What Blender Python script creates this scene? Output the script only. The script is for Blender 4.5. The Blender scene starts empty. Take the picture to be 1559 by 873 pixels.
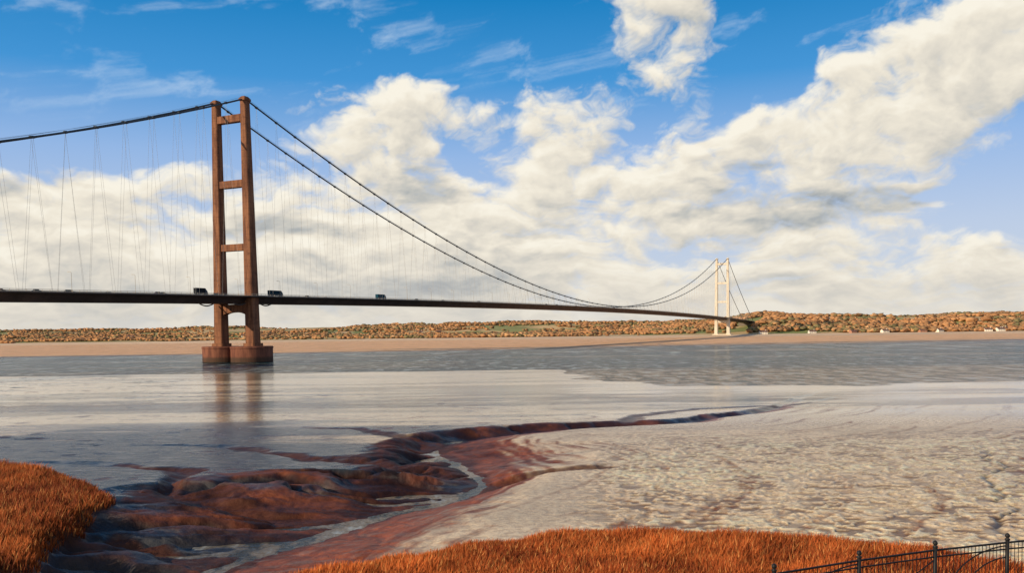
import bpy, math, random
import numpy as np
from mathutils import Matrix, Vector
random.seed(4); rng=np.random.default_rng(4)
scene=bpy.context.scene
scene.view_settings.view_transform='Standard'
scene.view_settings.look='None'
scene.view_settings.exposure=0
COL=scene.collection
# ------------------------------------------------------------------ helpers
def smooth(x,a,b):
    t=np.clip((x-a)/(b-a),0,1); return t*t*(3-2*t)
def _h(xi,yi,seed):
    h=(xi*374761393+yi*668265263+seed*1442695041)&0xffffffff
    h=((h^(h>>13))*1274126177)&0xffffffff
    return ((h^(h>>16))&0xffff)/65535.0
def vnoise(x,y,seed=0):
    xf=np.floor(x);yf=np.floor(y)
    xi=xf.astype(np.int64);yi=yf.astype(np.int64)
    fx=x-xf;fy=y-yf
    fx=fx*fx*(3-2*fx);fy=fy*fy*(3-2*fy)
    a=_h(xi,yi,seed);b=_h(xi+1,yi,seed);c=_h(xi,yi+1,seed);d=_h(xi+1,yi+1,seed)
    return (a*(1-fx)+b*fx)*(1-fy)+(c*(1-fx)+d*fx)*fy
def fbm(x,y,seed=0,o=4):
    s=0;a=.5;t=0
    for i in range(o):
        s=s+a*vnoise(x*2**i,y*2**i,seed+i*17);t+=a;a*=.5
    return s/t
def gnoise(x,y,seed=0):
    xf=np.floor(x);yf=np.floor(y);xi=xf.astype(np.int64);yi=yf.astype(np.int64)
    fx=x-xf;fy=y-yf
    def g(i,j):
        a=_h(xi+i,yi+j,seed)*2*math.pi
        return np.cos(a)*(fx-i)+np.sin(a)*(fy-j)
    ux=fx**3*(fx*(fx*6-15)+10);uy=fy**3*(fy*(fy*6-15)+10)
    return (g(0,0)*(1-ux)+g(1,0)*ux)*(1-uy)+(g(0,1)*(1-ux)+g(1,1)*ux)*uy
def gfbm(x,y,seed,o=5,gain=.5,billow=False):
    s=0;a=1.;t=0;ca,sa=math.cos(.6),math.sin(.6)
    for i in range(o):
        n=gnoise(x,y,seed+i*13)*1.5
        s=s+a*((np.abs(n)*2-.62) if billow else n);t+=a;a*=gain
        x,y=(x*ca-y*sa)*2.03+5.1,(x*sa+y*ca)*2.03+1.7
    return s/t
def mesh_obj(name,verts,faces,mats,parent=None,smooth_sh=False,midx=None):
    me=bpy.data.meshes.new(name)
    me.from_pydata([tuple(v) for v in verts],[],faces)
    for m in (mats if isinstance(mats,list) else [mats]): me.materials.append(m)
    if midx is not None: me.polygons.foreach_set('material_index',midx)
    if smooth_sh: me.polygons.foreach_set('use_smooth',[True]*len(me.polygons))
    me.update()
    ob=bpy.data.objects.new(name,me);COL.objects.link(ob)
    if parent: ob.parent=parent
    return ob
def np_mesh(name,V,F,mat,cols=None,smooth_sh=False,extra=None):
    me=bpy.data.meshes.new(name)
    n=len(V);m,k=F.shape
    me.vertices.add(n);me.vertices.foreach_set('co',V.astype(np.float32).ravel())
    me.loops.add(m*k);me.loops.foreach_set('vertex_index',F.astype(np.int32).ravel())
    me.polygons.add(m);me.polygons.foreach_set('loop_start',(np.arange(m)*k).astype(np.int32))
    try: me.polygons.foreach_set('loop_total',np.full(m,k,np.int32))
    except Exception: pass
    me.update(calc_edges=True);me.validate()
    if smooth_sh: me.polygons.foreach_set('use_smooth',np.ones(len(me.polygons),bool))
    for nm,c in [('Col',cols),('Msk',extra)]:
        if c is not None:
            a=me.color_attributes.new(nm,'FLOAT_COLOR','POINT')
            cc=np.ones((n,4),np.float32);cc[:,:c.shape[1]]=c
            a.data.foreach_set('color',cc.ravel())
    me.materials.append(mat)
    ob=bpy.data.objects.new(name,me);COL.objects.link(ob);return ob
def grid_faces(nr,nc):
    idx=np.arange(nr*nc).reshape(nr,nc)
    return np.stack([idx[:-1,:-1],idx[:-1,1:],idx[1:,1:],idx[1:,:-1]],-1).reshape(-1,4)
class NT:
    def __init__(s,t): s.t=t; t.nodes.clear()
    def n(s,ty,**k):
        nd=s.t.nodes.new(ty)
        for a,b in k.items(): setattr(nd,a,b)
        return nd
    def set(s,sock,v):
        if isinstance(v,bpy.types.NodeSocket): s.t.links.new(v,sock)
        elif v is not None:
            if sock.type=='RGBA' and hasattr(v,'__len__') and len(v)==3: v=(*v,1)
            sock.default_value=v
    def M(s,op,a,b=None,c=None,clamp=False):
        nd=s.n('ShaderNodeMath',operation=op,use_clamp=clamp)
        for i,v in enumerate((a,b,c)):
            if v is not None: s.set(nd.inputs[i],v)
        return nd.outputs[0]
    def V(s,op,a,b=None,scale=None):
        nd=s.n('ShaderNodeVectorMath',operation=op)
        s.set(nd.inputs[0],a)
        if b is not None: s.set(nd.inputs[1],b)
        if scale is not None: s.set(nd.inputs['Scale'],scale)
        return nd.outputs['Value'] if op in('LENGTH','DOT_PRODUCT') else nd.outputs[0]
    def MR(s,v,a,b,c=0.,d=1.,sm=True):
        nd=s.n('ShaderNodeMapRange',interpolation_type='SMOOTHSTEP' if sm else 'LINEAR')
        for i,x in enumerate((v,a,b,c,d)): s.set(nd.inputs[i],x)
        return nd.outputs[0]
    def mix(s,f,a,b,bt='MIX'):
        nd=s.n('ShaderNodeMix',data_type='RGBA',blend_type=bt,clamp_factor=True)
        s.set(nd.inputs[0],f);s.set(nd.inputs[6],a);s.set(nd.inputs[7],b)
        return nd.outputs[2]
    def noise(s,vec,scale,detail=4,rough=.5,dist=0.,out=0,dim='3D'):
        nd=s.n('ShaderNodeTexNoise',noise_dimensions=dim)
        s.set(nd.inputs['Vector'],vec)
        nd.inputs['Scale'].default_value=scale;nd.inputs['Detail'].default_value=detail
        nd.inputs['Roughness'].default_value=rough;nd.inputs['Distortion'].default_value=dist
        return nd.outputs[out]
    def sep(s,v):
        nd=s.n('ShaderNodeSeparateXYZ');s.set(nd.inputs[0],v);return nd.outputs
    def pos(s): return s.n('ShaderNodeNewGeometry').outputs['Position']
    def bump(s,h,strength,dist,normal=None):
        nd=s.n('ShaderNodeBump');s.set(nd.inputs['Strength'],strength);s.set(nd.inputs['Distance'],dist)
        s.set(nd.inputs['Height'],h)
        return nd.outputs[0]
    def out(s,base,rough,normal=None,ior=None,metal=None,spec=None):
        p=s.n('ShaderNodeBsdfPrincipled');o=s.n('ShaderNodeOutputMaterial')
        s.set(p.inputs['Base Color'],base);s.set(p.inputs['Roughness'],rough)
        if normal is not None: s.set(p.inputs['Normal'],normal)
        if ior: p.inputs['IOR'].default_value=ior
        if metal is not None: p.inputs['Metallic'].default_value=metal
        if spec is not None: s.set(p.inputs['Specular IOR Level'],spec)
        s.t.links.new(p.outputs[0],o.inputs[0]);return p
def mat(name):
    m=bpy.data.materials.new(name);m.use_nodes=True;return m,NT(m.node_tree)
def simple(name,c,rough=.6,var=.25,scale=2.,metal=0.,spec=.4):
    m,t=mat(name);n=t.noise(t.pos(),scale,3,.6)
    c2=tuple(x*(1-var) for x in c);c3=tuple(min(1,x*(1+var)) for x in c)
    t.out(t.mix(t.MR(n,.3,.7),c2,c3),rough,metal=metal,spec=spec);return m
# ------------------------------------------------------------------ camera
cam=bpy.data.cameras.new('camera');co=bpy.data.objects.new('camera',cam);COL.objects.link(co)
cam.sensor_width=36;cam.lens=31.7;cam.shift_y=0.089;cam.clip_end=60000;cam.clip_start=.5
CH=17.1
co.matrix_world=Matrix.Translation((0,0,CH))@Matrix.Rotation(math.radians(87),4,'X')@Matrix.Rotation(math.radians(-.75),4,'Z')
scene.camera=co
# ------------------------------------------------------------------ sun + sky
SD=Vector((-.86,-.51,0)).normalized();EL=math.radians(21)
sd=Vector((SD.x*math.cos(EL),SD.y*math.cos(EL),math.sin(EL)))
sun=bpy.data.lights.new('sun','SUN');sun.energy=5.0;sun.angle=math.radians(.5);sun.color=(1,.80,.54)
so=bpy.data.objects.new('sun',sun);COL.objects.link(so);so.rotation_euler=sd.to_track_quat('Z','Y').to_euler()
w=bpy.data.worlds.new('World');scene.world=w;w.use_nodes=True
t=NT(w.node_tree)
g=t.n('ShaderNodeTexCoord').outputs['Generated']
sky=t.n('ShaderNodeTexSky',sky_type='NISHITA');sky.sun_disc=False
sky.sun_elevation=EL;sky.sun_rotation=math.atan2(sd.x,sd.y)%(2*math.pi);sky.air_density=1.;sky.dust_density=.6;sky.ozone_density=2.5
x,y,z=t.sep(g)
v=t.M('MULTIPLY',t.M('ARCSINE',z),180/math.pi)
gr=t.n('ShaderNodeValToRGB');t.set(gr.inputs[0],t.MR(v,0.,40.,0.,1.,False))
e=gr.color_ramp.elements;e[0].position=0;e[0].color=(.64,.68,.74,1);e[1].position=1;e[1].color=(.01,.10,.26,1)
for p_,c_ in ((.15,(.50,.60,.79,1)),(.27,(.30,.48,.80,1)),(.38,(.05,.30,.68,1)),(.5,(.0,.21,.54,1))):
    q=e.new(p_);q.color=c_
skyc=t.mix(.93,t.V('SCALE',sky.outputs[0],scale=.12),gr.outputs[0])
nb=t.noise(g,2.2,2,.55)
skyc=t.mix(t.M('MULTIPLY',t.MR(nb,.38,.6),t.MR(y,.1,-.4,0.,.8)),skyc,(.66,.59,.48))  # unseen warm cloud added behind the camera to warm the ambient light
c=t.mix(t.MR(z,-.02,-.12),skyc,(.12,.1,.08))
bg=t.n('ShaderNodeBackground');t.set(bg.inputs[0],t.V('SCALE',c,scale=10.));bg.inputs[1].default_value=.1
ow=t.n('ShaderNodeOutputWorld');t.t.links.new(bg.outputs[0],ow.inputs[0])
# ---- cloud layer: a shell 20 km out, colour/opacity stored per vertex
blobs=[(-7.8,12.6,6.3,4.0,1.1),(-6.,14.6,3.0,2.2,.35),(2.6,12.4,5.2,4.0,1.05),(9.6,18.2,5.4,5.2,1.2),(10.3,14.8,2.8,2.4,.55),
(25.5,14.6,8.2,4.1,1.1),(30,15.5,6,3.6,.75),(20.3,12.0,8,4.0,1.05),(14.8,9.8,7.5,3.6,1.1),(8.6,8.0,8.4,3.4,1.1),
(25.5,20.4,9,2.5,1.05),(-26,7.0,10.5,4.4,1.15),(-14,6.6,10.5,4.8,1.1),(-2,6.4,10.5,4.8,1.1),(19.5,7.6,9.5,3.6,1.05),(24,9.6,6,3,.6),
(-15.5,14.7,4.6,2.2,.42),(29.2,7.2,3.8,2.2,-.9),(16.0,17.2,2.6,4.0,-.9),(-24,18,14,6.,-.9),(-4,19.6,9,3.,-.5),(1.5,16.,2,1.4,.3),(-2.6,11.0,1.2,2.,-.25),(22,18.8,4,.8,-.5)]
def cloud_raw(U,Vv,o=7):
    wx=gfbm(U*.16,Vv*.26,301,3);wy=gfbm(U*.16+9,Vv*.26+4,311,3)
    w2x=gfbm(U*.6,Vv*.9,321,3);w2y=gfbm(U*.6+9,Vv*.9+4,325,3)
    U=U+wx*1.8+w2x*.45;Vv=Vv+wy*1.1+w2y*.32
    cov=np.zeros_like(U)
    for bu,bv,ru,rv,wt in blobs:
        d=np.hypot((U-bu)/ru,(Vv-bv)/rv);cov=cov+wt*(1-smooth(d,.1,1.3))
    cov=np.minimum(cov,1.15)
    cov=cov+1.1*(1-smooth(Vv,3.0,6.5))
    vv=np.log(.45+.055*np.clip(Vv,-3,60))/.055*.42
    bl=gfbm(U*.23,vv,331,o,.58,True)
    fb=gfbm(U*.13,vv*.6,351,o,.62)
    return cov-.53+.85*fb+.62*bl
az=np.concatenate([np.linspace(-80,-34,40)[:-1],np.linspace(-34,34,1150),np.linspace(34,80,40)[1:]])
el=np.concatenate([[-2.],np.linspace(-.4,23,400),np.linspace(23.5,34,30)])
U,Vv=np.meshgrid(az,el)
raw=cloud_raw(U,Vv)
edge_=1-smooth(np.abs(U),60,78);top_=1-smooth(Vv,26,33)
alpha=smooth(raw,-.04,.55)**.85
up=cloud_raw(U-.35,Vv+.7,5);up2=cloud_raw(U-.7,Vv+1.9,4);dn=cloud_raw(U+.12,Vv-.22,7)
th=np.clip(raw,0,1.6)
rel=(raw-up)*.55+(dn-raw)*.42
shade=.80+np.clip(rel,-.8,.8)*.8-.24*smooth(np.clip(up2,0,2),.35,1.5)-.12*smooth(th,.5,1.5)
lowf=gfbm(U*.09+3,Vv*.34,371,6,.55)
shade=shade-.42*smooth(lowf,.0,.5)*(1-smooth(Vv,9,14))*smooth(Vv,1,3.5)
shade=shade+.06*(1-smooth(th,.05,.5))
shade=np.clip(shade,0,1)
ks=np.array([0,.22,.42,.62,.82,1.]);kc=np.array([(.22,.27,.33),(.37,.40,.42),(.54,.54,.51),(.71,.67,.59),(.86,.80,.68),(.95,.90,.78)])
CC=np.stack([np.interp(shade,ks,kc[:,i]) for i in range(3)],-1)
hz=(.6*(1-smooth(Vv,0,6)))[...,None]
CC=CC*(1-hz)+np.array([.72,.68,.61])*hz
alpha=np.maximum(alpha,.85*(1-smooth(Vv,.5,4.5)))
cir=gfbm(U*.10+gfbm(U*.1,Vv*.1,391,3)*1.2,Vv*.42-U*.07,395,7,.62)
cm_=(1-smooth(np.hypot((U+14)/15,(Vv-16.5)/5.5),.4,1.1))
veil=smooth(cir,.02,.55)*cm_*.5
veil=np.maximum(veil,.30*smooth(cir,.1,.5)*(1-smooth(np.abs(Vv-17),3,6)))
CC=np.where((alpha<veil)[...,None],np.array([.66,.78,.90]),CC)
alpha=np.maximum(alpha,veil)*edge_*top_
R_=20000.
ur,vr=np.radians(U),np.radians(Vv)
V3=np.stack([R_*np.sin(ur)*np.cos(vr),R_*np.cos(ur)*np.cos(vr),R_*np.sin(vr)+CH],-1)
m,t=mat('cloud_layer')
vc=t.n('ShaderNodeVertexColor',layer_name='Col')
em=t.n('ShaderNodeEmission');t.set(em.inputs[0],vc.outputs[0]);em.inputs[1].default_value=1.
tr=t.n('ShaderNodeBsdfTransparent');mx=t.n('ShaderNodeMixShader');o=t.n('ShaderNodeOutputMaterial')
t.set(mx.inputs[0],vc.outputs['Alpha']);t.t.links.new(tr.outputs[0],mx.inputs[1]);t.t.links.new(em.outputs[0],mx.inputs[2]);t.t.links.new(mx.outputs[0],o.inputs[0])
try: m.cycles.emission_sampling='NONE'
except Exception: pass
np_mesh('sky_clouds',V3.reshape(-1,3),grid_faces(*U.shape),m,np.concatenate([CC,alpha[...,None]],-1).reshape(-1,4))
# ------------------------------------------------------------------ mudflat terrain
CR=np.array([(-34,38),(-25,54),(-21,64.3),(-18,71.5),(-13.3,81),(-7,88.7),(-2,97),(-6,109.5),(-11,122.8),(-8.5,137),(4.4,148.6),(18.8,151.6),(32.2,156.7),(36.4,166),(48,173),(62,200),(84,240)],float)
WL=[14,17,21,24,25,22,16,12,10,7,4.5,3.6,3.4,3.2,3,2,1]
WR=[11,14,17,17,14,10,6,20,17,12,8,6,5,5,4,2,1]
DP=[2.15,2.15,2.15,2.15,2.15,2.1,2.05,1.95,1.7,1.4,1.1,.9,.8,.75,.65,.3,.05]
def chaikin(P,A):
    Q=[P[0]];B=[A[0]]
    for i in range(len(P)-1):
        Q+= [P[i]*.75+P[i+1]*.25,P[i]*.25+P[i+1]*.75];B+=[A[i]*.75+A[i+1]*.25,A[i]*.25+A[i+1]*.75]
    Q.append(P[-1]);B.append(A[-1]);return np.array(Q),np.array(B)
AT=np.array([WL,WR,DP]).T
P_,A_=CR,AT
for _ in range(2): P_,A_=chaikin(P_,A_)
ARC=np.concatenate([[0],np.cumsum(np.hypot(*(P_[1:]-P_[:-1]).T))])
def creek(X,Y):
    best=np.full(X.shape,1e9);side=np.zeros(X.shape);at=np.zeros(X.shape+(3,));arc=np.zeros(X.shape)
    for i in range(len(P_)-1):
        a=P_[i];b=P_[i+1];d=b-a;L2=d@d
        f=np.clip(((X-a[0])*d[0]+(Y-a[1])*d[1])/L2,0,1)
        dx=X-(a[0]+f*d[0]);dy=Y-(a[1]+f*d[1]);dist=np.hypot(dx,dy)
        m=dist<best
        best=np.where(m,dist,best)
        side=np.where(m,np.sign(d[0]*dy-d[1]*dx),side)
        arc=np.where(m,ARC[i]+f*math.sqrt(L2),arc)
        at=np.where(m[...,None],A_[i]*(1-f[...,None])+A_[i+1]*f[...,None],at)
    return best,side,at,arc
TRIB=[([(-18,79),(-26,84),(-33,89),(-37,97),(-44,104),(-58,108)],3.4,1.0),
([(-9,101),(-17,106),(-24,110),(-34,121),(-52,127)],3.4,.8),
([(-2,96),(4,98.5),(9.5,98),(13,103)],3.2,.7),
([(-9.5,128),(-20,136),(-26,147),(-45,152)],3.0,.5),
([(19,151.6),(22,165),(38,182),(60,190),(75,210)],3.0,.4),
([(-20,66),(-28,68),(-33,73)],2.6,.9)]
def tribs(X,Y):
    out=np.zeros(X.shape);core=np.zeros(X.shape)
    for P,wd,dp in TRIB:
        best=np.full(X.shape,1e9);fr=np.zeros(X.shape);n=len(P)-1
        for i in range(n):
            a=np.array(P[i],float);b=np.array(P[i+1],float);d=b-a
            f=np.clip(((X-a[0])*d[0]+(Y-a[1])*d[1])/(d@d),0,1)
            dist=np.hypot(X-(a[0]+f*d[0]),Y-(a[1]+f*d[1]));m=dist<best
            best=np.where(m,dist,best);fr=np.where(m,(i+f)/n,fr)
        k=(1-.85*fr)
        h=dp*k*(1-smooth(best/(wd*(.35+.65*k)),.0,1.))
        out=np.maximum(out,h);core=np.maximum(core,(1-smooth(best/(wd*(.35+.8*k)),.3,1.2))*smooth(1-fr,0,.3))
    return out,core
R1=np.array([(-26,42),(-20,47),(-12.5,53.),(-8,56.5),(-3.4,59.5),(3.2,62.7),(10,63.2),(16,62),(21.7,59.5),(25,56.8),(29,53),(35,44)])
def reed1(X,Y):
    e=np.interp(X,R1[:,0],R1[:,1],left=30,right=30)+(fbm(X*.35,Y*.35,5,3)-.5)*2.2
    return e-Y
R2=np.array([(40,-29),(57,-31.5),(68,-33.5),(76,-35.5),(84,-38),(90,-43),(96,-49),(101,-57),(106,-75)])
def reed2(X,Y):
    e=np.interp(Y,R2[:,0],R2[:,1],left=-31,right=-90)+(fbm(X*.3,Y*.3,9,3)-.5)*5
    return e-X
def terrain(X,Y):
    wob=(fbm(X*.12,Y*.12,3,4)-.5)
    wob2=(fbm(X*.5,Y*.5,8,4)-.5)
    d,side,at,arc=creek(X+wob*5+wob2*1.,Y+wob*3)
    left=side>0
    arc=arc+wob*5
    wd=np.where(left,at[...,0],at[...,1]);dp=at[...,2]
    wd=wd*(.75+.55*fbm(X*.09,Y*.09,14,3))
    L=1-smooth(X,10,90)
    zfL=np.interp(Y,[44,100,150,200,235,300,385,420,600],[2.1,2.0,1.3,.42,.06,.05,.035,-.6,-2])
    zfR=np.interp(Y,[44,100,150,200,235,262,330,600],[2.1,2.0,1.3,.5,.16,.02,-.5,-2])
    zf=zfL*L+zfR*(1-L)
    zf=zf+(fbm(X*.03,Y*.08,11,4)-.5)*np.interp(Y,[50,120,200,300],[.25,.25,.20,.16])
    floor=np.interp(dp,[0,2.3],[.1,.45])
    r=np.clip((d-floor)/wd,0,1)
    pl=.40*r**.7+.60*smooth(r,.15,.75)
    pr=.5*smooth(r,-.1,1.)+.5*r**.8
    prof=np.where(left,pl,pr)
    bank=np.clip(1-r,0,1)*smooth(dp,.1,.5)
    z=zf-dp*(1-prof)
    ga=arc*.22+d*.13
    gul=1-np.abs(2*fbm(ga,d*.05+7,21,2)-1)*2.4
    gul=np.clip(gul,0,1)**1.2
    gu2=1-np.abs(2*fbm(arc*.6+d*.3,d*.12,31,2)-1)*2.4
    gu2=np.clip(gu2,0,1)
    gm=np.where(left,1.,.16)*np.clip(3.5*r*(1-r),0,1)*smooth(dp,.3,1.8)
    z=z-gm*(gul*1.3+gu2*.35)+gm*.6
    tz,tc=tribs(X+wob*7+wob2*1.5,Y+wob*5)
    z=np.maximum(z-tz,np.minimum(z,.12))
    z=z+(fbm(X*1.2,Y*1.,41,3)-.5)*.14*np.clip(bank*2+tc,0,1)
    rx=np.interp(Y,[60,66.9,79,102,120],[33.5,36.6,42.9,54.6,62])+(fbm(Y*.25,Y*0+3,2,3)-.5)*5
    rv=np.exp(-((X-rx)/.35)**2)*smooth(Y,58,66)*(1-smooth(Y,105,118))
    z=z-.2*rv
    rw=fbm(X*.75+wob2*1.5,Y*1.1,211,3)
    flat=smooth(X/np.maximum(Y,1),.02,.15)*(1-smooth(Y,110,150))*smooth(r,.8,1.)
    rg=np.clip(1-np.abs(2*rw-1)*3.2,0,1)
    z=z+rg*.15*flat
    m1=smooth(reed1(X,Y),-.8,1.2);m2=smooth(reed2(X,Y),-1,2)*(Y<115)
    mm=np.clip(m1+m2,0,1)
    z=z*(1-mm)+2.45*mm
    eb=np.clip(1-(Y-23.8)/17,0,1)**1.7
    z=z*(1-eb)+9.9*eb
    return z,dict(r=r,left=left,bank=bank,dp=dp,mm=mm,eb=eb,rv=rv,gul=gul,gu2=gu2,L=L,d=d,arc=arc,rg=rg,flat=flat,tc=tc)
ys=np.concatenate([np.linspace(-80,40,60)[:-1],1/np.linspace(1/40,1/460,680)])
s=np.linspace(-1,1,950)
YY=np.repeat(ys[:,None],len(s),1)
inner=np.maximum(YY,40)*.66+6
XX=np.where(np.abs(s)[None]<=.94,inner*s[None]/.94,np.sign(s)[None]*(inner+(np.abs(s)[None]-.94)/.06*(620-inner)))
Z,A=terrain(XX,YY)
n1_=fbm(XX*.06,YY*.15,51,5);n2_=fbm(XX*.6,YY*.9,61,4);n3_=fbm(XX*.22,YY*.3,63,5)
light_silt=np.array([.74,.59,.40]);wetc=np.array([.030,.040,.050]);br=np.array([.050,.017,.010]);rb=np.array([.30,.085,.036])
ratio=XX/np.maximum(YY,1)
litz=smooth(ratio+(n1_-.5)*.45+ .10*smooth(YY,100,150),-.14,.06)
litz=np.maximum(litz,(1-A['left'])*smooth(A['r'],.2,.9)*(YY<110))
wet=(1-litz)*(1-smooth(YY+(n1_-.5)*60,134,160))
streak=smooth(fbm(XX*.018,YY*.13,71,5),.50,.60)*smooth(YY,120,160)*.6
band=np.exp(-((YY+(n1_-.5)*50-214)/15)**2)*(1-smooth(XX,60,110))*smooth(fbm(XX*.03,YY*.2,72,4),.22,.45)
wet_=np.clip(wet+streak+band,0,1)
cc=light_silt*(.76+.45*n1_[...,None])
fl=A['flat']*(1-np.clip(A['rg']*1.6,0,1))*smooth(n3_,.30,.62)
cc=cc*(1-.80*fl[...,None])+np.array([.22,.125,.07])*(.80*fl[...,None])
cc=np.minimum(cc*(1+.35*(A['flat']*A['rg'])[...,None]),.88)
c=cc*(1-wet_[...,None])+wetc*wet_[...,None]
bm=np.clip(A['bank'],0,1)
bl=np.where(A['left'],smooth(bm+(n2_-.5)*.30+(n3_-.5)*.35,.0,.22),0)*smooth(A['dp'],.2,.7)
brn=br*(.6+.9*n2_[...,None])*(1-.6*A['gul'][...,None])+np.array([.15,.045,.020])*(smooth(n3_*.9+n2_*.25-A['gul']*.4,.42,.8))[...,None]
wb=smooth(fbm(XX*.08,YY*.13,88,4)+.12*smooth(-XX,20,32),.55,.72)[...,None]*.6
brn=brn*(1-wb)+wetc*1.1*wb
c=c*(1-bl[...,None])+brn*bl[...,None]
stre=fbm(A['arc']*.05,A['d']*1.1,77,4)
b2=np.where(A['left'],0,smooth(bm+(n2_-.5)*.35+(stre-.5)*1.0,.02,.55))*smooth(A['dp'],.15,.5)
b2=np.clip(b2,0,1)
deep=np.where(A['left'],0,smooth(bm,.84,.97))*smooth(A['dp'],.5,1.5)
hook=smooth(YY,99,106)*(1-smooth(YY,128,140))*smooth(bm,.35,.7)*(~A['left'])
rcol=rb*(.5+.8*n2_[...,None]);rcol=rcol*(1-.65*np.clip(deep+hook*.7*A['gu2']+smooth(stre,.5,.65)*.4,0,1)[...,None])
c=c*(1-b2[...,None])+rcol*b2[...,None]
tcm=(smooth(A['tc']+(n2_-.5)*.5,.25,.85)*.85)[...,None]
c=c*(1-tcm)+np.array([.085,.030,.016])*(.5+1.*n2_[...,None])*tcm
c=c*(1-.6*A['rv'][...,None])
mm=A['mm'][...,None];c=c*(1-mm)+np.array([.10,.035,.012])*mm
eb=np.clip(A['eb']*3,0,1)[...,None];c=c*(1-eb)+np.array([.09,.06,.02])*eb
dry=np.clip(A['mm']+A['eb']*3,0,1)
dry=np.maximum(dry,.6*np.clip(bl*(1-wb[...,0])+b2*.8+tcm[...,0],0,1))
msk=np.stack([np.clip(wet_*(1-bl)+bl*wb[...,0],0,1)*(1-dry),(1-wet_)*(1-smooth(YY,125,165))*(1-bl)*(1-b2*.8)*(1-dry),dry],-1)
m,t=mat('wet_mud')
p=t.pos();px,py,pz=t.sep(p)
colr=t.n('ShaderNodeVertexColor',layer_name='Col').outputs[0]
mk=t.n('ShaderNodeSeparateColor');t.set(mk.inputs[0],t.n('ShaderNodeVertexColor',layer_name='Msk').outputs[0])
wetm,vein,drym=mk.outputs
fine=t.noise(t.V('MULTIPLY',p,(1.3,1.6,1)),1.,5,.7,dim='2D')
rip=t.noise(t.V('MULTIPLY',p,(.30,.95,0)),1.,3,.6,dim='2D')
c1=t.mix(t.M('MULTIPLY',t.MR(fine,.34,.6,.6,0.),t.M('SUBTRACT',1.,t.M('MULTIPLY',wetm,.4))),colr,t.mix(1.,colr,(.5,.38,.30),'MULTIPLY'))
c1=t.mix(t.M('MULTIPLY',wetm,t.MR(rip,.54,.64,0.,.55)),c1,(.24,.235,.22))  # pale sky sheen on wet ripples painted into the colour
hh=t.M('ADD',t.M('MULTIPLY',fine,.5),t.M('MULTIPLY',t.M('MULTIPLY',rip,.8),wetm))
far=t.M('MULTIPLY',t.MR(py,130.,170.,.0,1.),t.M('SUBTRACT',1.,t.M('MULTIPLY',wetm,.35)))
st=t.M('MULTIPLY',t.M('SUBTRACT',1.,t.M('MULTIPLY',far,.93)),.95)
nrm=t.bump(hh,st,.25)
ro=t.M('ADD',t.M('SUBTRACT',.34,t.M('MULTIPLY',wetm,.18)),t.M('MULTIPLY',drym,.4))
ro=t.M('SUBTRACT',ro,t.M('MULTIPLY',far,.20))
ro=t.M('MAXIMUM',t.M('ADD',ro,t.M('MULTIPLY',t.M('SUBTRACT',fine,.5),.3)),.05)
sp=t.M('SUBTRACT',t.M('SUBTRACT',.5,t.M('MULTIPLY',drym,.4)),t.M('MULTIPLY',vein,.22))
sp=t.M('SUBTRACT',sp,t.M('MULTIPLY',wetm,.22))
t.out(c1,ro,nrm,ior=1.38,spec=sp)
np_mesh('mudflat_ground',np.stack([XX,YY,Z],-1).reshape(-1,3),grid_faces(*XX.shape),m,c.reshape(-1,3),True,msk.reshape(-1,3))
# ------------------------------------------------------------------ river
m,t=mat('river_water');p=t.pos();px,py,pz=t.sep(p)
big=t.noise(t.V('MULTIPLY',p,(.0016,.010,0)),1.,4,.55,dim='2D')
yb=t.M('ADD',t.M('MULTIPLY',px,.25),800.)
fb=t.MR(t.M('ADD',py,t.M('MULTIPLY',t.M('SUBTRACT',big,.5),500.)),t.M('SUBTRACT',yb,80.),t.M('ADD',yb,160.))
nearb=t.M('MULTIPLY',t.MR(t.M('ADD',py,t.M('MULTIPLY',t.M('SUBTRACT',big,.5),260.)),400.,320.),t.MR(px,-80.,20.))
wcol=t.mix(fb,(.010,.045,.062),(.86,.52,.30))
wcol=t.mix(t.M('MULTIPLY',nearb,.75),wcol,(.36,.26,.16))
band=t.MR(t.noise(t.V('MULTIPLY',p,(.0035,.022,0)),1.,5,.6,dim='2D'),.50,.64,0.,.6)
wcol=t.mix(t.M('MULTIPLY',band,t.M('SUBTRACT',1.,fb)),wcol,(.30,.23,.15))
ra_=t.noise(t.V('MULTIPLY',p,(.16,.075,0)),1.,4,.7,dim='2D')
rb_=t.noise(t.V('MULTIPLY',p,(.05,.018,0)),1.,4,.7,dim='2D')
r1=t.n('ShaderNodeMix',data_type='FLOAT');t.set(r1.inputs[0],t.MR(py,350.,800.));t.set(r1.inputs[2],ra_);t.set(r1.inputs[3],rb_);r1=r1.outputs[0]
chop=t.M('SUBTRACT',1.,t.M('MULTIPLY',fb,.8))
wcol=t.mix(t.M('MULTIPLY',t.MR(r1,.52,.42,0.,.9),chop),wcol,t.mix(1.,wcol,(.18,.26,.32),'MULTIPLY'))  # dark wave faces painted into the water colour as shade
wcol=t.mix(t.M('MULTIPLY',t.MR(r1,.54,.64,0.,.65),chop),wcol,(.40,.45,.46))  # pale glints on the waves painted into the colour
r2=t.noise(t.V('MULTIPLY',p,(.5,.9,0)),1.,3,.65,dim='2D')
lo=t.MR(py,230.,330.,.15,1.)
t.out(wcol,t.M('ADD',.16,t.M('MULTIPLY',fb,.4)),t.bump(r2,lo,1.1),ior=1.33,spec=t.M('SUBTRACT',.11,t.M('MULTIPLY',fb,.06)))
ob=mesh_obj('river_water',[(-9000,44,0),(9000,44,0),(9000,60,0),(-9000,60,0),(-9000,2600,0),(9000,2600,0)],[(0,1,2,3),(3,2,5,4)],m)
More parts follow.
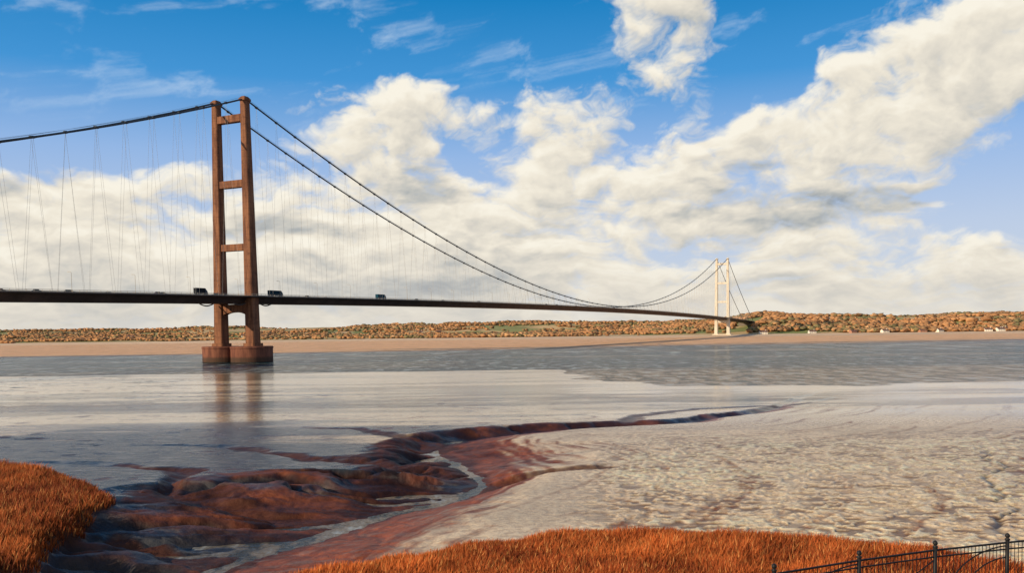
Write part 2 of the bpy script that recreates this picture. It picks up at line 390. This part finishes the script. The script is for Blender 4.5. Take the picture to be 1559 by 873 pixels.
# ------------------------------------------------------------------ far shore
def shoreY(X): return np.interp(X,[-3500,-1500,-300,300,430,700,1300,3500],[2300,2080,1960,1880,1835,1850,1760,1600])+(fbm(X*.006,X*0+1,77,3)-.5)*50
def land(X,Y):
    d=Y-shoreY(X)
    Lr=np.interp(X,[-1500,300,480,600,3000],[1300,1000,420,300,330])
    hm=np.interp(X,[-2500,-500,300,500,650,1400,3500],[36,34,28,26,38,31,26])
    bw=-220-120*fbm(X*.004,X*0,78,3)
    h=2.4*smooth(d,bw,5)**1.5+hm*smooth(d/Lr,0,1)+ (fbm(X*.003,Y*.003,81,4)-.5)*34*smooth(d,60,700)
    return np.where(d<bw,-2,h-.12)-np.where(Y>3600,(Y-3600)*.004,0)
gx=np.linspace(-5500,5500,420);gy=np.concatenate([np.linspace(1300,2600,200),np.linspace(2620,11000,90)])
GX,GY=np.meshgrid(gx,gy);GZ=land(GX,GY)
fld=vnoise(GX*.007+fbm(GX*.004,GY*.004,3,2)*2,GY*.005,91);n3=fbm(GX*.02,GY*.02,92,3)
pal=np.array([(.30,.31,.13),(.62,.45,.24),(.25,.28,.11),(.66,.49,.30)])
ci_=np.clip((fld*4).astype(int),0,3);gc=pal[ci_]*(.8+.4*n3[...,None])
dsh=GY-shoreY(GX);bch=(1-smooth(dsh,10,30))[...,None];bc=np.array([.85,.62,.42])*(.7+.5*fbm(GX*.004,GY*.03,93,3)[...,None]);gc=gc*(1-bch)+bc*bch
m,t=mat('farmland');cl=t.n('ShaderNodeVertexColor',layer_name='Col').outputs[0]
nn=t.noise(t.pos(),.05,3,.6)
t.out(t.mix(t.MR(nn,.35,.65,0.,.4),cl,t.mix(1.,cl,(.6,.55,.5),'MULTIPLY')),.9,spec=.1)
np_mesh('far_shore_hills',np.stack([GX,GY,GZ],-1).reshape(-1,3),grid_faces(*GX.shape),m,gc.reshape(-1,3),True)
import bmesh
def ico(sub):
    b=bmesh.new();bmesh.ops.create_icosphere(b,subdivisions=sub,radius=1)
    V=np.array([v.co[:] for v in b.verts]);Fc=np.array([[v.index for v in f.verts] for f in b.faces]);b.free();return V,Fc
IV,IF=ico(2)
N=90000
tx=rng.uniform(-2000,2300,N);dd=rng.uniform(0,1,N)**1.5*1400
ty=shoreY(tx)+14+dd
wood=fbm(tx*.004,ty*.009,101,4)
thr=np.where(tx>480,.36,.55)
thr=np.where((tx<480)&(tx>-350),.48,thr)
keep=(wood>thr)|(np.mod(ty+tx*.3,190)<8)&(rng.uniform(0,1,N)<.9)
keep&=~((np.abs(tx-(426+(ty-1825)*.4625))<24)&(ty<2230))
keep&=(np.abs(tx)<ty*.66)
tx,ty,dd=tx[keep],ty[keep],dd[keep];NN=24000;tx=tx[:NN];ty=ty[:NN];dd=dd[:NN];N=len(tx)
tz=land(tx,ty)
H=rng.uniform(2.6,7.2,N)*(.55+.9*fbm(tx*.02,ty*.02,7,2))*np.where(tx>480,1.2,1.)
TV=[];TF=[];TC=[];off=0
tp=np.array([(.47,.25,.12),(.41,.21,.10),(.32,.19,.10),(.21,.18,.09),(.52,.31,.16),(.25,.15,.085)])  # crown colours have a pale distance haze mixed in
cn=fbm(tx*.01,ty*.01,111,3)
for i in range(N):
    a=rng.uniform(0,6.28);ca,sa=math.cos(a),math.sin(a)
    J=IV*(1+rng.uniform(-.5,.5,(len(IV),1)))
    r_=H[i]*rng.uniform(.5,1.1)
    V=np.stack([(J[:,0]*ca-J[:,1]*sa)*r_,(J[:,0]*sa+J[:,1]*ca)*r_,J[:,2]*H[i]*.44+H[i]*.52],-1)
    V+= (tx[i],ty[i],tz[i]);TV.append(V)
    q=H[i]*.03+.1
    T=np.array([(-q,-q,-1),(q,-q,-1),(0,q,-1),(0,0,H[i]*.5)])+(tx[i],ty[i],tz[i]);TV.append(T)
    TF.append(IF+off);TF.append(np.array([(0,1,3),(1,2,3),(2,0,3)])+off+len(IV))
    k=int(np.clip((cn[i]-.25)*2*4+rng.uniform(-1.3,1.3),0,5))
    cc_=tp[k]*rng.uniform(.8,1.15)
    TC.append(cc_[None]*rng.uniform(.7,1.25,(len(IV),1)));TC.append(np.repeat([[.08,.05,.03]],4,0))
    off+=len(IV)+4
m,t=mat('autumn_foliage');t.out(t.n('ShaderNodeVertexColor',layer_name='Col').outputs[0],.9,spec=.1)
np_mesh('distant_trees',np.concatenate(TV),np.concatenate(TF),m,np.concatenate(TC))
# houses
mw=simple('white_render',(.80,.76,.68));mbk=simple('house_brick',(.40,.2,.13));mro=simple('roof_tile',(.16,.09,.07));mg=simple('window_glass',(.04,.05,.06),.1)
def house(x,y,wall,rot,s=1.):
    L,Wd,h,rh=7*s,5*s,4.4*s,2.8*s
    V=[(-L,-Wd,-2),(L,-Wd,-2),(L,Wd,-2),(-L,Wd,-2),(-L,-Wd,h),(L,-Wd,h),(L,Wd,h),(-L,Wd,h),(-L,0,h+rh),(L,0,h+rh)]
    Fc=[(0,1,5,4),(1,2,6,9,5),(2,3,7,6),(3,0,4,8,7)]
    e=.5;V+=[(-L-e,-Wd-e,h-.3),(L+e,-Wd-e,h-.3),(L+e,0,h+rh+.2),(-L-e,0,h+rh+.2),(L+e,Wd+e,h-.3),(-L-e,Wd+e,h-.3)]
    Fc+=[(10,11,12,13),(12,14,15,13)];mi=[0]*4+[1]*2
    def box(x0,x1,y0,y1,z0,z1,k):
        b=len(V);V.extend([(x0,y0,z0),(x1,y0,z0),(x1,y1,z0),(x0,y1,z0),(x0,y0,z1),(x1,y0,z1),(x1,y1,z1),(x0,y1,z1)])
        for f_ in ((0,1,5,4),(1,2,6,5),(2,3,7,6),(3,0,4,7),(4,5,6,7)): Fc.append(tuple(b+i for i in f_));mi.append(k)
    box(L*.5,L*.5+1.2,-.6,.6,h+rh-1,h+rh+1.5,0)
    for wx in (-.65,-.2,.3,.7):
        for wz in (.9,2.9): box(L*wx-.6,L*wx+.6,-Wd-.05,-Wd+.1,wz*s,wz*s+1.2,2)
    ob=mesh_obj('house',V,Fc,[wall,mro,mg],midx=mi)
    ob.location=(x,y,float(land(np.array([x*1.]),np.array([y*1.]))[0])-.2);ob.rotation_euler[2]=rot
for x_,dy,k,r_,s_ in [(760,10,0,.2,1),(800,30,0,-.3,1.1),(835,9,1,.1,1),(870,12,0,.4,1),(900,40,1,0,1.1),(700,12,1,.3,.9),(960,10,0,-.2,1),(985,14,0,.1,1.1),(1005,40,0,.3,1.1),(1040,10,1,.2,1),(620,20,0,.1,1),(1060,50,0,.2,1.1),(-250,500,0,.1,1.1),(-200,520,1,.3,1),(-680,300,0,.2,1),(-1000,330,1,.2,1.2),(520,10,0,0,1.1)]:
    house(x_,float(shoreY(np.array([x_*1.]))[0])+dy,mw if k==0 else mbk,r_,s_)
# ------------------------------------------------------------------ bridge
T0=np.array([-165.6,545.]);DIR=np.array([592.,1280.]);DIR/=np.linalg.norm(DIR);PER=np.array([DIR[1],-DIR[0]])
SP=1410.
def W(s_,o,z_): q=T0+DIR*s_+PER*o;return (q[0],q[1],z_)
def deckz(s_): return 39.4+.01348*s_-1.1066e-5*s_*s_
bridge=bpy.data.objects.new('suspension_bridge',None);COL.objects.link(bridge)
def concrete(name,c1,c2,stain):
    m,t=mat(name);p=t.pos();_,_,z_=t.sep(p)
    n=t.noise(t.V('MULTIPLY',p,(.5,.5,.06)),1.,5,.6);n2=t.noise(p,.35,4,.6)
    b=t.mix(t.MR(n,.35,.65),c1,c2);b=t.mix(t.MR(n2,.5,.75,0.,.5),b,stain)
    ln=t.M('LESS_THAN',t.M('FRACT',t.M('DIVIDE',z_,3.8)),.07)
    b=t.mix(t.M('MULTIPLY',ln,.35),b,stain)
    t.out(b,.85,t.bump(n2,.3,.2),spec=.2);return m
mc_near=concrete('dim_concrete',(.13,.055,.034),(.27,.122,.066),(.06,.028,.02))  # same concrete as the far tower, dimmer look painted into the colour
mc_far=concrete('lit_concrete',(.60,.54,.45),(.72,.67,.58),(.44,.38,.30))  # same concrete as the near tower, sunlit look painted into the colour
m,t=mat('pier_concrete');p=t.pos();_,_,z_=t.sep(p)
n=t.noise(t.V('MULTIPLY',p,(.4,.4,.08)),1.,5,.65)
b=t.mix(t.MR(n,.35,.65),(.12,.045,.033),(.24,.095,.06));b=t.mix(t.MR(z_,4.2,2.2,0.,.8),b,(.05,.035,.025));b=t.mix(t.MR(z_,.9,0.,0.,.8),b,(.02,.02,.018))
t.out(b,.8,t.bump(n,.4,.3),spec=.2);mpier=m
mdk=simple('deck_steel',(.055,.035,.03),.7,.3,.1);masph=simple('asphalt',(.05,.05,.05),.9)
mcab=simple('cable_steel',(.035,.045,.055),.5,.2,.2);mhang=simple('hanger_wire',(.55,.52,.47),.6,.1,.2);mrail=simple('rail_paint',(.42,.36,.28),.5,.2,.3)
mdark=simple('black_paint',(.015,.015,.017),.5,.2,3.,spec=.2)
class MB:
    def __init__(s): s.v=[];s.f=[]
    def loop_loft(s,rings,cap=True,closed=True):
        b=len(s.v);n=len(rings[0])
        for r in rings: s.v.extend(r)
        for i in range(len(rings)-1):
            for j in range(n if closed else n-1):
                k=(j+1)%n;s.f.append((b+i*n+j,b+i*n+k,b+(i+1)*n+k,b+(i+1)*n+j))
        if cap: s.f.append(tuple(b+j for j in range(n))[::-1]);s.f.append(tuple(b+(len(rings)-1)*n+j for j in range(n)))
    def tube(s,P,r,n=6):
        P=[Vector(q) for q in P];rings=[]
        for i,q in enumerate(P):
            d=(P[min(i+1,len(P)-1)]-P[max(i-1,0)]).normalized()
            up=Vector((0,0,1)) if abs(d.z)<.95 else Vector((1,0,0))
            a=d.cross(up).normalized();b=a.cross(d)
            rings.append([tuple(q+a*(r*math.cos(2*math.pi*k/n))+b*(r*math.sin(2*math.pi*k/n))) for k in range(n)])
        s.loop_loft(rings)
    def box(s,s0,s1,o0,o1,z0,z1):
        s.loop_loft([[W(s0,o0,q),W(s1,o0,q),W(s1,o1,q),W(s0,o1,q)] for q in (z0,z1)])
    def obj(s,name,mt,par=bridge,sm=False): return mesh_obj(name,s.v,s.f,mt,par,sm)
def rring(sc,oc,hs,ho,z_,ch):
    pts=[(-hs+ch,-ho),(hs-ch,-ho),(hs,-ho+ch),(hs,ho-ch),(hs-ch,ho),(-hs+ch,ho),(-hs,ho-ch),(-hs,-ho+ch)]
    return [W(sc+a,oc+b_,z_) for a,b_ in pts]
TOP=156.
def tower(sc,base,mt,pfx):
    L=MB()
    for sg in (-1,1):
        rings=[]
        for z_ in np.linspace(base,TOP-1.5,14):
            k=(z_-9)/(TOP-9);oc=sg*(12.2-1.3*k);h=3.4-1.2*k
            rings.append(rring(sc,oc,h,h*.95,z_,.45))
        L.loop_loft(rings)
        L.loop_loft([rring(sc,sg*10.9,a,b_,z_,.3) for a,b_,z_ in ((2.9,2.5,TOP-1.45),(2.9,2.5,TOP-.4),(2.0,1.6,TOP+.9),(1.6,1.2,TOP+1.2))])
        L.loop_loft([rring(sc,sg*12.2,4.4,4.2,z_,.5) for z_ in (base-.5,base+1.6)])
    L.obj(pfx+'_tower_legs',mt)
    B=MB()
    for zc,hh in ((145,2.1),(106.5,2.1),(68.8,2.0)):
        k=(zc-9)/(TOP-9);oi=12.2-1.3*k-(3.4-1.2*k)*.95+.25
        B.box(sc-1.9,sc+1.9,-oi,oi,zc-hh,zc+hh)
    zt=deckz(sc)-4.6;prof=[]
    for k in range(13):
        o=-8.9+17.8*k/12;prof.append((o,zt-4.8-1.6*(abs(o)/8.9)**3))
    ring=lambda s_:[W(s_,o,q) for o,q in prof]+[W(s_,8.9,zt),W(s_,-8.9,zt)]
    B.loop_loft([ring(sc-2.),ring(sc+2.)])
    B.obj(pfx+'_tower_crossbeams',mt)
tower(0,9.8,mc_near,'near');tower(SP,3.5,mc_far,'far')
P=MB()
for sg in (-1,1):
    prof=[(12.3,-4),(12.3,8.2),(12.6,8.4),(12.6,9.3),(12.2,9.6)]
    P.loop_loft([[W(r_*math.cos(a),sg*11+r_*math.sin(a),z_) for a in np.linspace(0,2*math.pi,49)[:-1]] for r_,z_ in prof])
P.obj('tower_pier',mpier)
P=MB();P.box(SP-8,SP+8,-19,19,-3,3.6);P.obj('far_tower_plinth',mc_far)
S0,S1=-530.,1700.
ss=list(np.arange(S0,S1+1,10.))+[k+a for k in (0,SP) for a in (-16,-12,-8,-5,5,8,12,16)];ss=sorted(set(ss))
def hw(s_):
    a=min(abs(s_),abs(s_-SP));return 14.3+3.4*float(1-smooth(np.array(a*1.),5,17))
Dk=MB();Rd=MB();rings=[];rr=[]
for s_ in ss:
    z_=deckz(s_);h=hw(s_)
    rings.append([W(s_,o,z_+q) for o,q in ((-h,0),(-h,-.45),(-11.2,-1.1),(-8.8,-4.2),(8.8,-4.2),(11.2,-1.1),(h,-.45),(h,0))])
    rr.append([W(s_,-8.2,z_+.05),W(s_,8.2,z_+.05)])
Dk.loop_loft(rings);Dk.obj('deck_box_girder',mdk)
Rd.loop_loft(rr,cap=False,closed=False);Rd.obj('roadway',masph)
Ra=MB()
for sg in (-1,1):
    for q,r_ in ((1.25,.09),(.75,.06),(.1,.16)): Ra.tube([W(s_,sg*(hw(s_)-.1),deckz(s_)+q) for s_ in ss],r_,4)
    for q in (.75,.45): Ra.tube([W(s_,sg*8.6,deckz(s_)+q) for s_ in ss],.12,4)
    for s_ in np.arange(-330,1700,4.):
        o=sg*(hw(s_)-.1);z_=deckz(s_);Ra.box(s_-.06,s_+.06,o-.06,o+.06,z_-.1,z_+1.3)
Ra.obj('parapet_railings',mrail)
Gb=MB()
for sc in (0,SP):
    for e_ in (-1,1):
        for sg in (-1,1):
            pts=[W(sc+e_*(6+11*k/10.),sg*12.5,deckz(sc)-4.2-1.2*math.sin(math.pi*k/10)) for k in range(11)]
            Gb.tube(pts,.4,5)
Gb.obj('maintenance_gantry',mdk)
def cabz(s_):
    if s_<0: k=-s_/530.;e=deckz(-530.)+2;return TOP+(e-TOP)*k-4*20*k*(1-k)
    if s_>SP: k=(s_-SP)/290.;e=deckz(SP+290)+1;return TOP+(e-TOP)*k-4*5*k*(1-k)
    return 46.3+(TOP-46.3)*((s_-705)/705.)**2
Cb=MB();Hg=MB();Hr=MB()
for sg in (-1,1):
    o=sg*10.95
    for a,b_ in ((-530,0),(0,SP),(SP,SP+290)):
        pts=[W(s_,o,cabz(s_)) for s_ in np.linspace(a,b_,90)];Cb.tube(pts,.50,8)
        Hr.tube([(q[0],q[1],q[2]+1.3) for q in pts],.07,3)
    nodes=list(np.arange(-520,-8,18.))+list(np.arange(10,1405,18.))+list(np.arange(SP+12,SP+280,18.))
    for s_ in nodes:
        z_=cabz(s_)
        if z_-deckz(s_)<2.5: continue
        Cb.tube([W(s_-.8,o,z_),W(s_+.8,o,cabz(s_+.8))],.72,6)
        r_=.055 if s_<400 else .085
        for e_ in (-7.6,7.6):
            Hg.tube([W(s_,o,z_),W(s_+e_,sg*11.1,deckz(s_+e_))],r_,3)
Cb.obj('main_cables',mcab,sm=True);Hg.obj('hanger_wires',mhang);Hr.obj('cable_hand_ropes',mcab)
An=MB();An.box(SP+272,SP+330,-19,19,-2,deckz(SP+290)-.3);An.box(-560,-531,-19,19,-3,deckz(-530)-.2);An.obj('anchorage',simple('anchor_concrete',(.16,.13,.10)))
# ------------------------------------------------------------------ lamps, vehicles
def prim_mesh(name,parts,mats):
    V=[];Fc=[];mi=[]
    for vs,fs,k in parts:
        b=len(V);V+=vs;Fc+=[tuple(b+i for i in f_) for f_ in fs];mi+=[k]*len(fs)
    me=bpy.data.meshes.new(name);me.from_pydata(V,[],Fc)
    for q in mats: me.materials.append(q)
    me.polygons.foreach_set('material_index',mi);me.update();return me
def extr(prof,w0,w1,k,inset=0):
    n=len(prof);cx=sum(p_[0] for p_ in prof)/n;cz=sum(p_[1] for p_ in prof)/n
    A1=[(cx+(a-cx)*(1-inset),w0,cz+(b-cz)*(1-inset)) for a,b in prof];B1=[(a,w0+.12,b) for a,b in prof]
    C1=[(a,w1-.12,b) for a,b in prof];D1=[(cx+(a-cx)*(1-inset),w1,cz+(b-cz)*(1-inset)) for a,b in prof]
    V=A1+B1+C1+D1;Fc=[tuple(range(n)),tuple(range(3*n,4*n))[::-1]]
    for i in range(3):
        for j in range(n): kk=(j+1)%n;Fc.append((i*n+j,(i+1)*n+j,(i+1)*n+kk,i*n+kk))
    return V,Fc,k
def wheel(x_,y_,r_,k):
    n=14;V=[];Fc=[]
    for yy in (y_-.14,y_+.14): V+=[(x_+r_*math.cos(2*math.pi*i/n),yy,r_+r_*math.sin(2*math.pi*i/n)) for i in range(n)]
    Fc=[tuple(range(n)),tuple(range(n,2*n))[::-1]]+[(i,n+i,n+(i+1)%n,(i+1)%n) for i in range(n)];return V,Fc,k
mtyre=simple('tyre',(.02,.02,.02),.9);mglass=simple('car_glass',(.02,.03,.035),.08)
def car_mesh(c_):
    mp=simple('car_paint',c_,.25,.05)
    body=[(-2.15,.35),(-2.2,.8),(-1.9,.95),(-1.0,1.0),(1.9,.92),(2.2,.7),(2.2,.35)][::-1]
    cab=[(-1.75,.95),(-1.2,1.42),(.35,1.45),(1.15,.95)][::-1]
    roof=[(-1.25,1.4),(-1.1,1.5),(.25,1.5),(.45,1.4)][::-1]
    return prim_mesh('car',[extr(body,-.88,.88,0,.04),extr(cab,-.76,.76,1,.06),extr(roof,-.72,.72,0,.05)]+[wheel(a,b,.33,2) for a in(-1.35,1.35) for b in(-.78,.78)],[mp,mglass,mtyre])
def lorry_mesh(c_,c2,L=7.6,H_=3.9):
    mp=simple('cab_paint',c_,.3,.05,spec=.2);mbx=simple('cargo_box_paint',c2,.7,.08,spec=.05)
    x1=L/2
    box=[(-x1,1.05),(-x1,H_),(x1-.1,H_),(x1-.1,1.05)][::-1]
    cab=[(x1+.15,.5),(x1+.15,3.0),(x1+.5,3.15),(x1+1.6,2.9),(x1+2.05,1.8),(x1+2.1,.5)][::-1]
    win=[(x1+.9,1.85),(x1+.9,2.65),(x1+1.62,2.65),(x1+1.95,1.85)][::-1]
    ws=[(x1+1.66,2.7),(x1+1.72,2.74),(x1+2.1,1.85),(x1+2.03,1.83)]
    ch=[(-x1,.75),(-x1,1.0),(x1+.2,1.0),(x1+.2,.75)][::-1]
    defl=[(x1+.2,3.0),(x1+.25,H_-.05),(x1+.6,H_-.25),(x1+1.3,3.0)][::-1]
    return prim_mesh('lorry',[extr(box,-1.25,1.25,1,.01),extr(cab,-1.2,1.2,0,.05),extr(defl,-1.1,1.1,0,.03),extr(win,-1.23,1.23,2,.05),extr(ws,-1.05,1.05,2),extr(ch,-.5,.5,3)]+[wheel(a,b,.5,3) for a in(-x1+1.,-x1+2.2,x1+1.) for b in(-1.05,1.05)],[mp,mbx,mglass,mtyre])
ang=math.atan2(DIR[1],DIR[0])
def place(name,me,s_,o,rev=False):
    ob=bpy.data.objects.new(name,me);COL.objects.link(ob);ob.location=W(s_,o,deckz(s_)+.06)
    ob.rotation_euler[2]=ang+(math.pi if rev else 0);return ob
cm=[car_mesh(c_) for c_ in ((.04,.05,.07),(.5,.5,.5),(.12,.02,.02),(.02,.02,.025))]
place('lorry',lorry_mesh((.03,.05,.08),(.015,.018,.024),6.5,4.2),-37,6.8)
place('lorry',lorry_mesh((.03,.08,.12),(.012,.035,.055),10,4.1),27,6.8)
place('lorry',lorry_mesh((.02,.10,.16),(.012,.06,.10),9,4.),147,6.8)
for i,(s_,o) in enumerate([(-24,6.8),(-19,3.4),(-157,6.8),(-139,6.8),(-122,6.8),(-118,3.),(-67,6.8),(-60,3.2),(-90,-4),(60,6.8),(95,-4.5),(200,6.8),(250,3.2),(310,6.8),(470,6.8),(500,6.8),(560,6.8),(610,3.2),(700,6.8)]):
    place('car',cm[i%4],s_,o,o<0)
Lm=MB()
Lm.tube([(0,0,0),(0,0,1.2)],.16,8);Lm.tube([(0,0,1.2),(0,0,9.6),(0,.5,10.0),(0,1.8,10.15)],.085,6)
Lm.loop_loft([[(-.14,1.6,z_),(.14,1.6,z_),(.14,2.5,z_),(-.14,2.5,z_)] for z_ in (10.05,10.22)])
lme=bpy.data.meshes.new('street_lamp');lme.from_pydata(Lm.v,[],Lm.f);lme.materials.append(mrail)
for s_ in np.arange(-160,1380,38.):
    ob=bpy.data.objects.new('street_lamp',lme);COL.objects.link(ob);ob.location=W(s_,8.9,deckz(s_));ob.rotation_euler[2]=ang
# ------------------------------------------------------------------ reeds
def reeds(name,n,xr,yr,fn,seed,dark=1.):
    r=np.random.default_rng(seed)
    X=r.uniform(*xr,n);Y=r.uniform(*yr,n);k=fn(X,Y)>0
    X,Y=X[k],Y[k]
    inside=np.clip(fn(X,Y)/3,0,1)
    zz,_=terrain(X,Y);n=len(X)
    cl=fbm(X*.5,Y*.5,seed,4);cl2=fbm(X*.12,Y*.2,seed+5,3)
    h=(.5+.9*cl+.25*r.uniform(-1,1,n))*(.5+.5*inside)*1.15
    a=r.uniform(-.7,.7,n);wd=r.uniform(.018,.04,n)
    lx=r.normal(.10,.20,n)*h;ly=r.normal(0,.2,n)*h
    B=np.stack([X,Y,zz-.05],-1);dx=np.stack([np.cos(a)*wd,np.sin(a)*wd,0*a],-1)
    M_=B+np.stack([lx*.35,ly*.35,h*.6],-1);Tp=B+np.stack([lx,ly,h],-1)
    V=np.stack([B-dx*.6,B+dx*.6,M_+dx,M_-dx,Tp],1).reshape(-1,3)
    b=np.arange(n)*5
    F=np.concatenate([np.stack([b,b+1,b+2],-1),np.stack([b,b+2,b+3],-1),np.stack([b+3,b+2,b+4],-1)])
    q=np.clip(cl2*1.9-.45+r.uniform(-.35,.35,n),0,1)[:,None]
    base=np.array([.17,.028,.009])*(1-q)+np.array([.52,.135,.032])*q
    base=np.where(r.uniform(0,1,(n,1))<.10,np.array([[.60,.27,.09]]),base)*dark*(.55+.9*cl[:,None])
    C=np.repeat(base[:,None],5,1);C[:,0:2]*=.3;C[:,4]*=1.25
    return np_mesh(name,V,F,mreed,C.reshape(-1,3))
m,t=mat('reed_stems');mreed=m;t.out(t.n('ShaderNodeVertexColor',layer_name='Col').outputs[0],.75,spec=.2)
reeds('reed_bed',160000,(-24,35),(46,65),reed1,7)
reeds('reed_bed',120000,(-75,-30),(50,106),reed2,8,.72)  # left bed: its shadowed look is darkened into the blade colours
# ------------------------------------------------------------------ fence
fence=bpy.data.objects.new('metal_fence',None);COL.objects.link(fence)
FP=[(1.2,18.7),(3.6,19.5),(5.95,20.4),(8.32,21.5),(10.58,22.4),(12.78,23.1),(15.1,23.8),(17.4,24.5)]
po=MB();ra=MB();ba=MB();ar=MB();ZB=9.8;ZT=11.6
def lat(r,x,y,z):
    return [(x+r*math.cos(2*math.pi*k/10),y+r*math.sin(2*math.pi*k/10),z) for k in range(10)]
for x_,y_ in FP:
    po.loop_loft([lat(.05,x_,y_,ZB),lat(.05,x_,y_,ZT-.1)])
    po.loop_loft([lat(r_,x_,y_,ZT-.1+q) for r_,q in ((.065,0),(.065,.03),(.03,.05),(.055,.08),(.065,.11),(.05,.15),(.015,.18))])
for i in range(len(FP)-1):
    a=Vector((*FP[i],0));b=Vector((*FP[i+1],0))
    for z_,r_ in ((ZT-.17,.026),(ZT-.34,.02),(ZB+.25,.02)): ra.tube([a+Vector((0,0,z_)),b+Vector((0,0,z_))],r_,6)
    for k in range(1,20):
        q=a.lerp(b,k/20);ba.tube([q+Vector((0,0,ZB+.25)),q+Vector((0,0,ZT-.17))],.009,5)
    if i%2==0:
        for f0,hh_ in ((.2,1.05),(.45,.75)):
            pts=[]
            for k in range(17):
                th_=k/16*math.pi/2
                pts.append(a.lerp(b,f0+(1-f0)*(1-math.cos(th_)))+Vector((0,0,ZB+.5+math.sin(th_)*hh_)))
            ar.tube(pts,.018,6)
    else:
        pts=[a.lerp(b,k/16)+Vector((0,0,ZB+.6+.8*(k/16)**1.6)) for k in range(17)];ar.tube(pts,.016,6)
po.obj('posts',mdark,fence,True);ra.obj('rails',mdark,fence);ba.obj('balusters',mdark,fence);ar.obj('curved_bars',mdark,fence)
print('done')
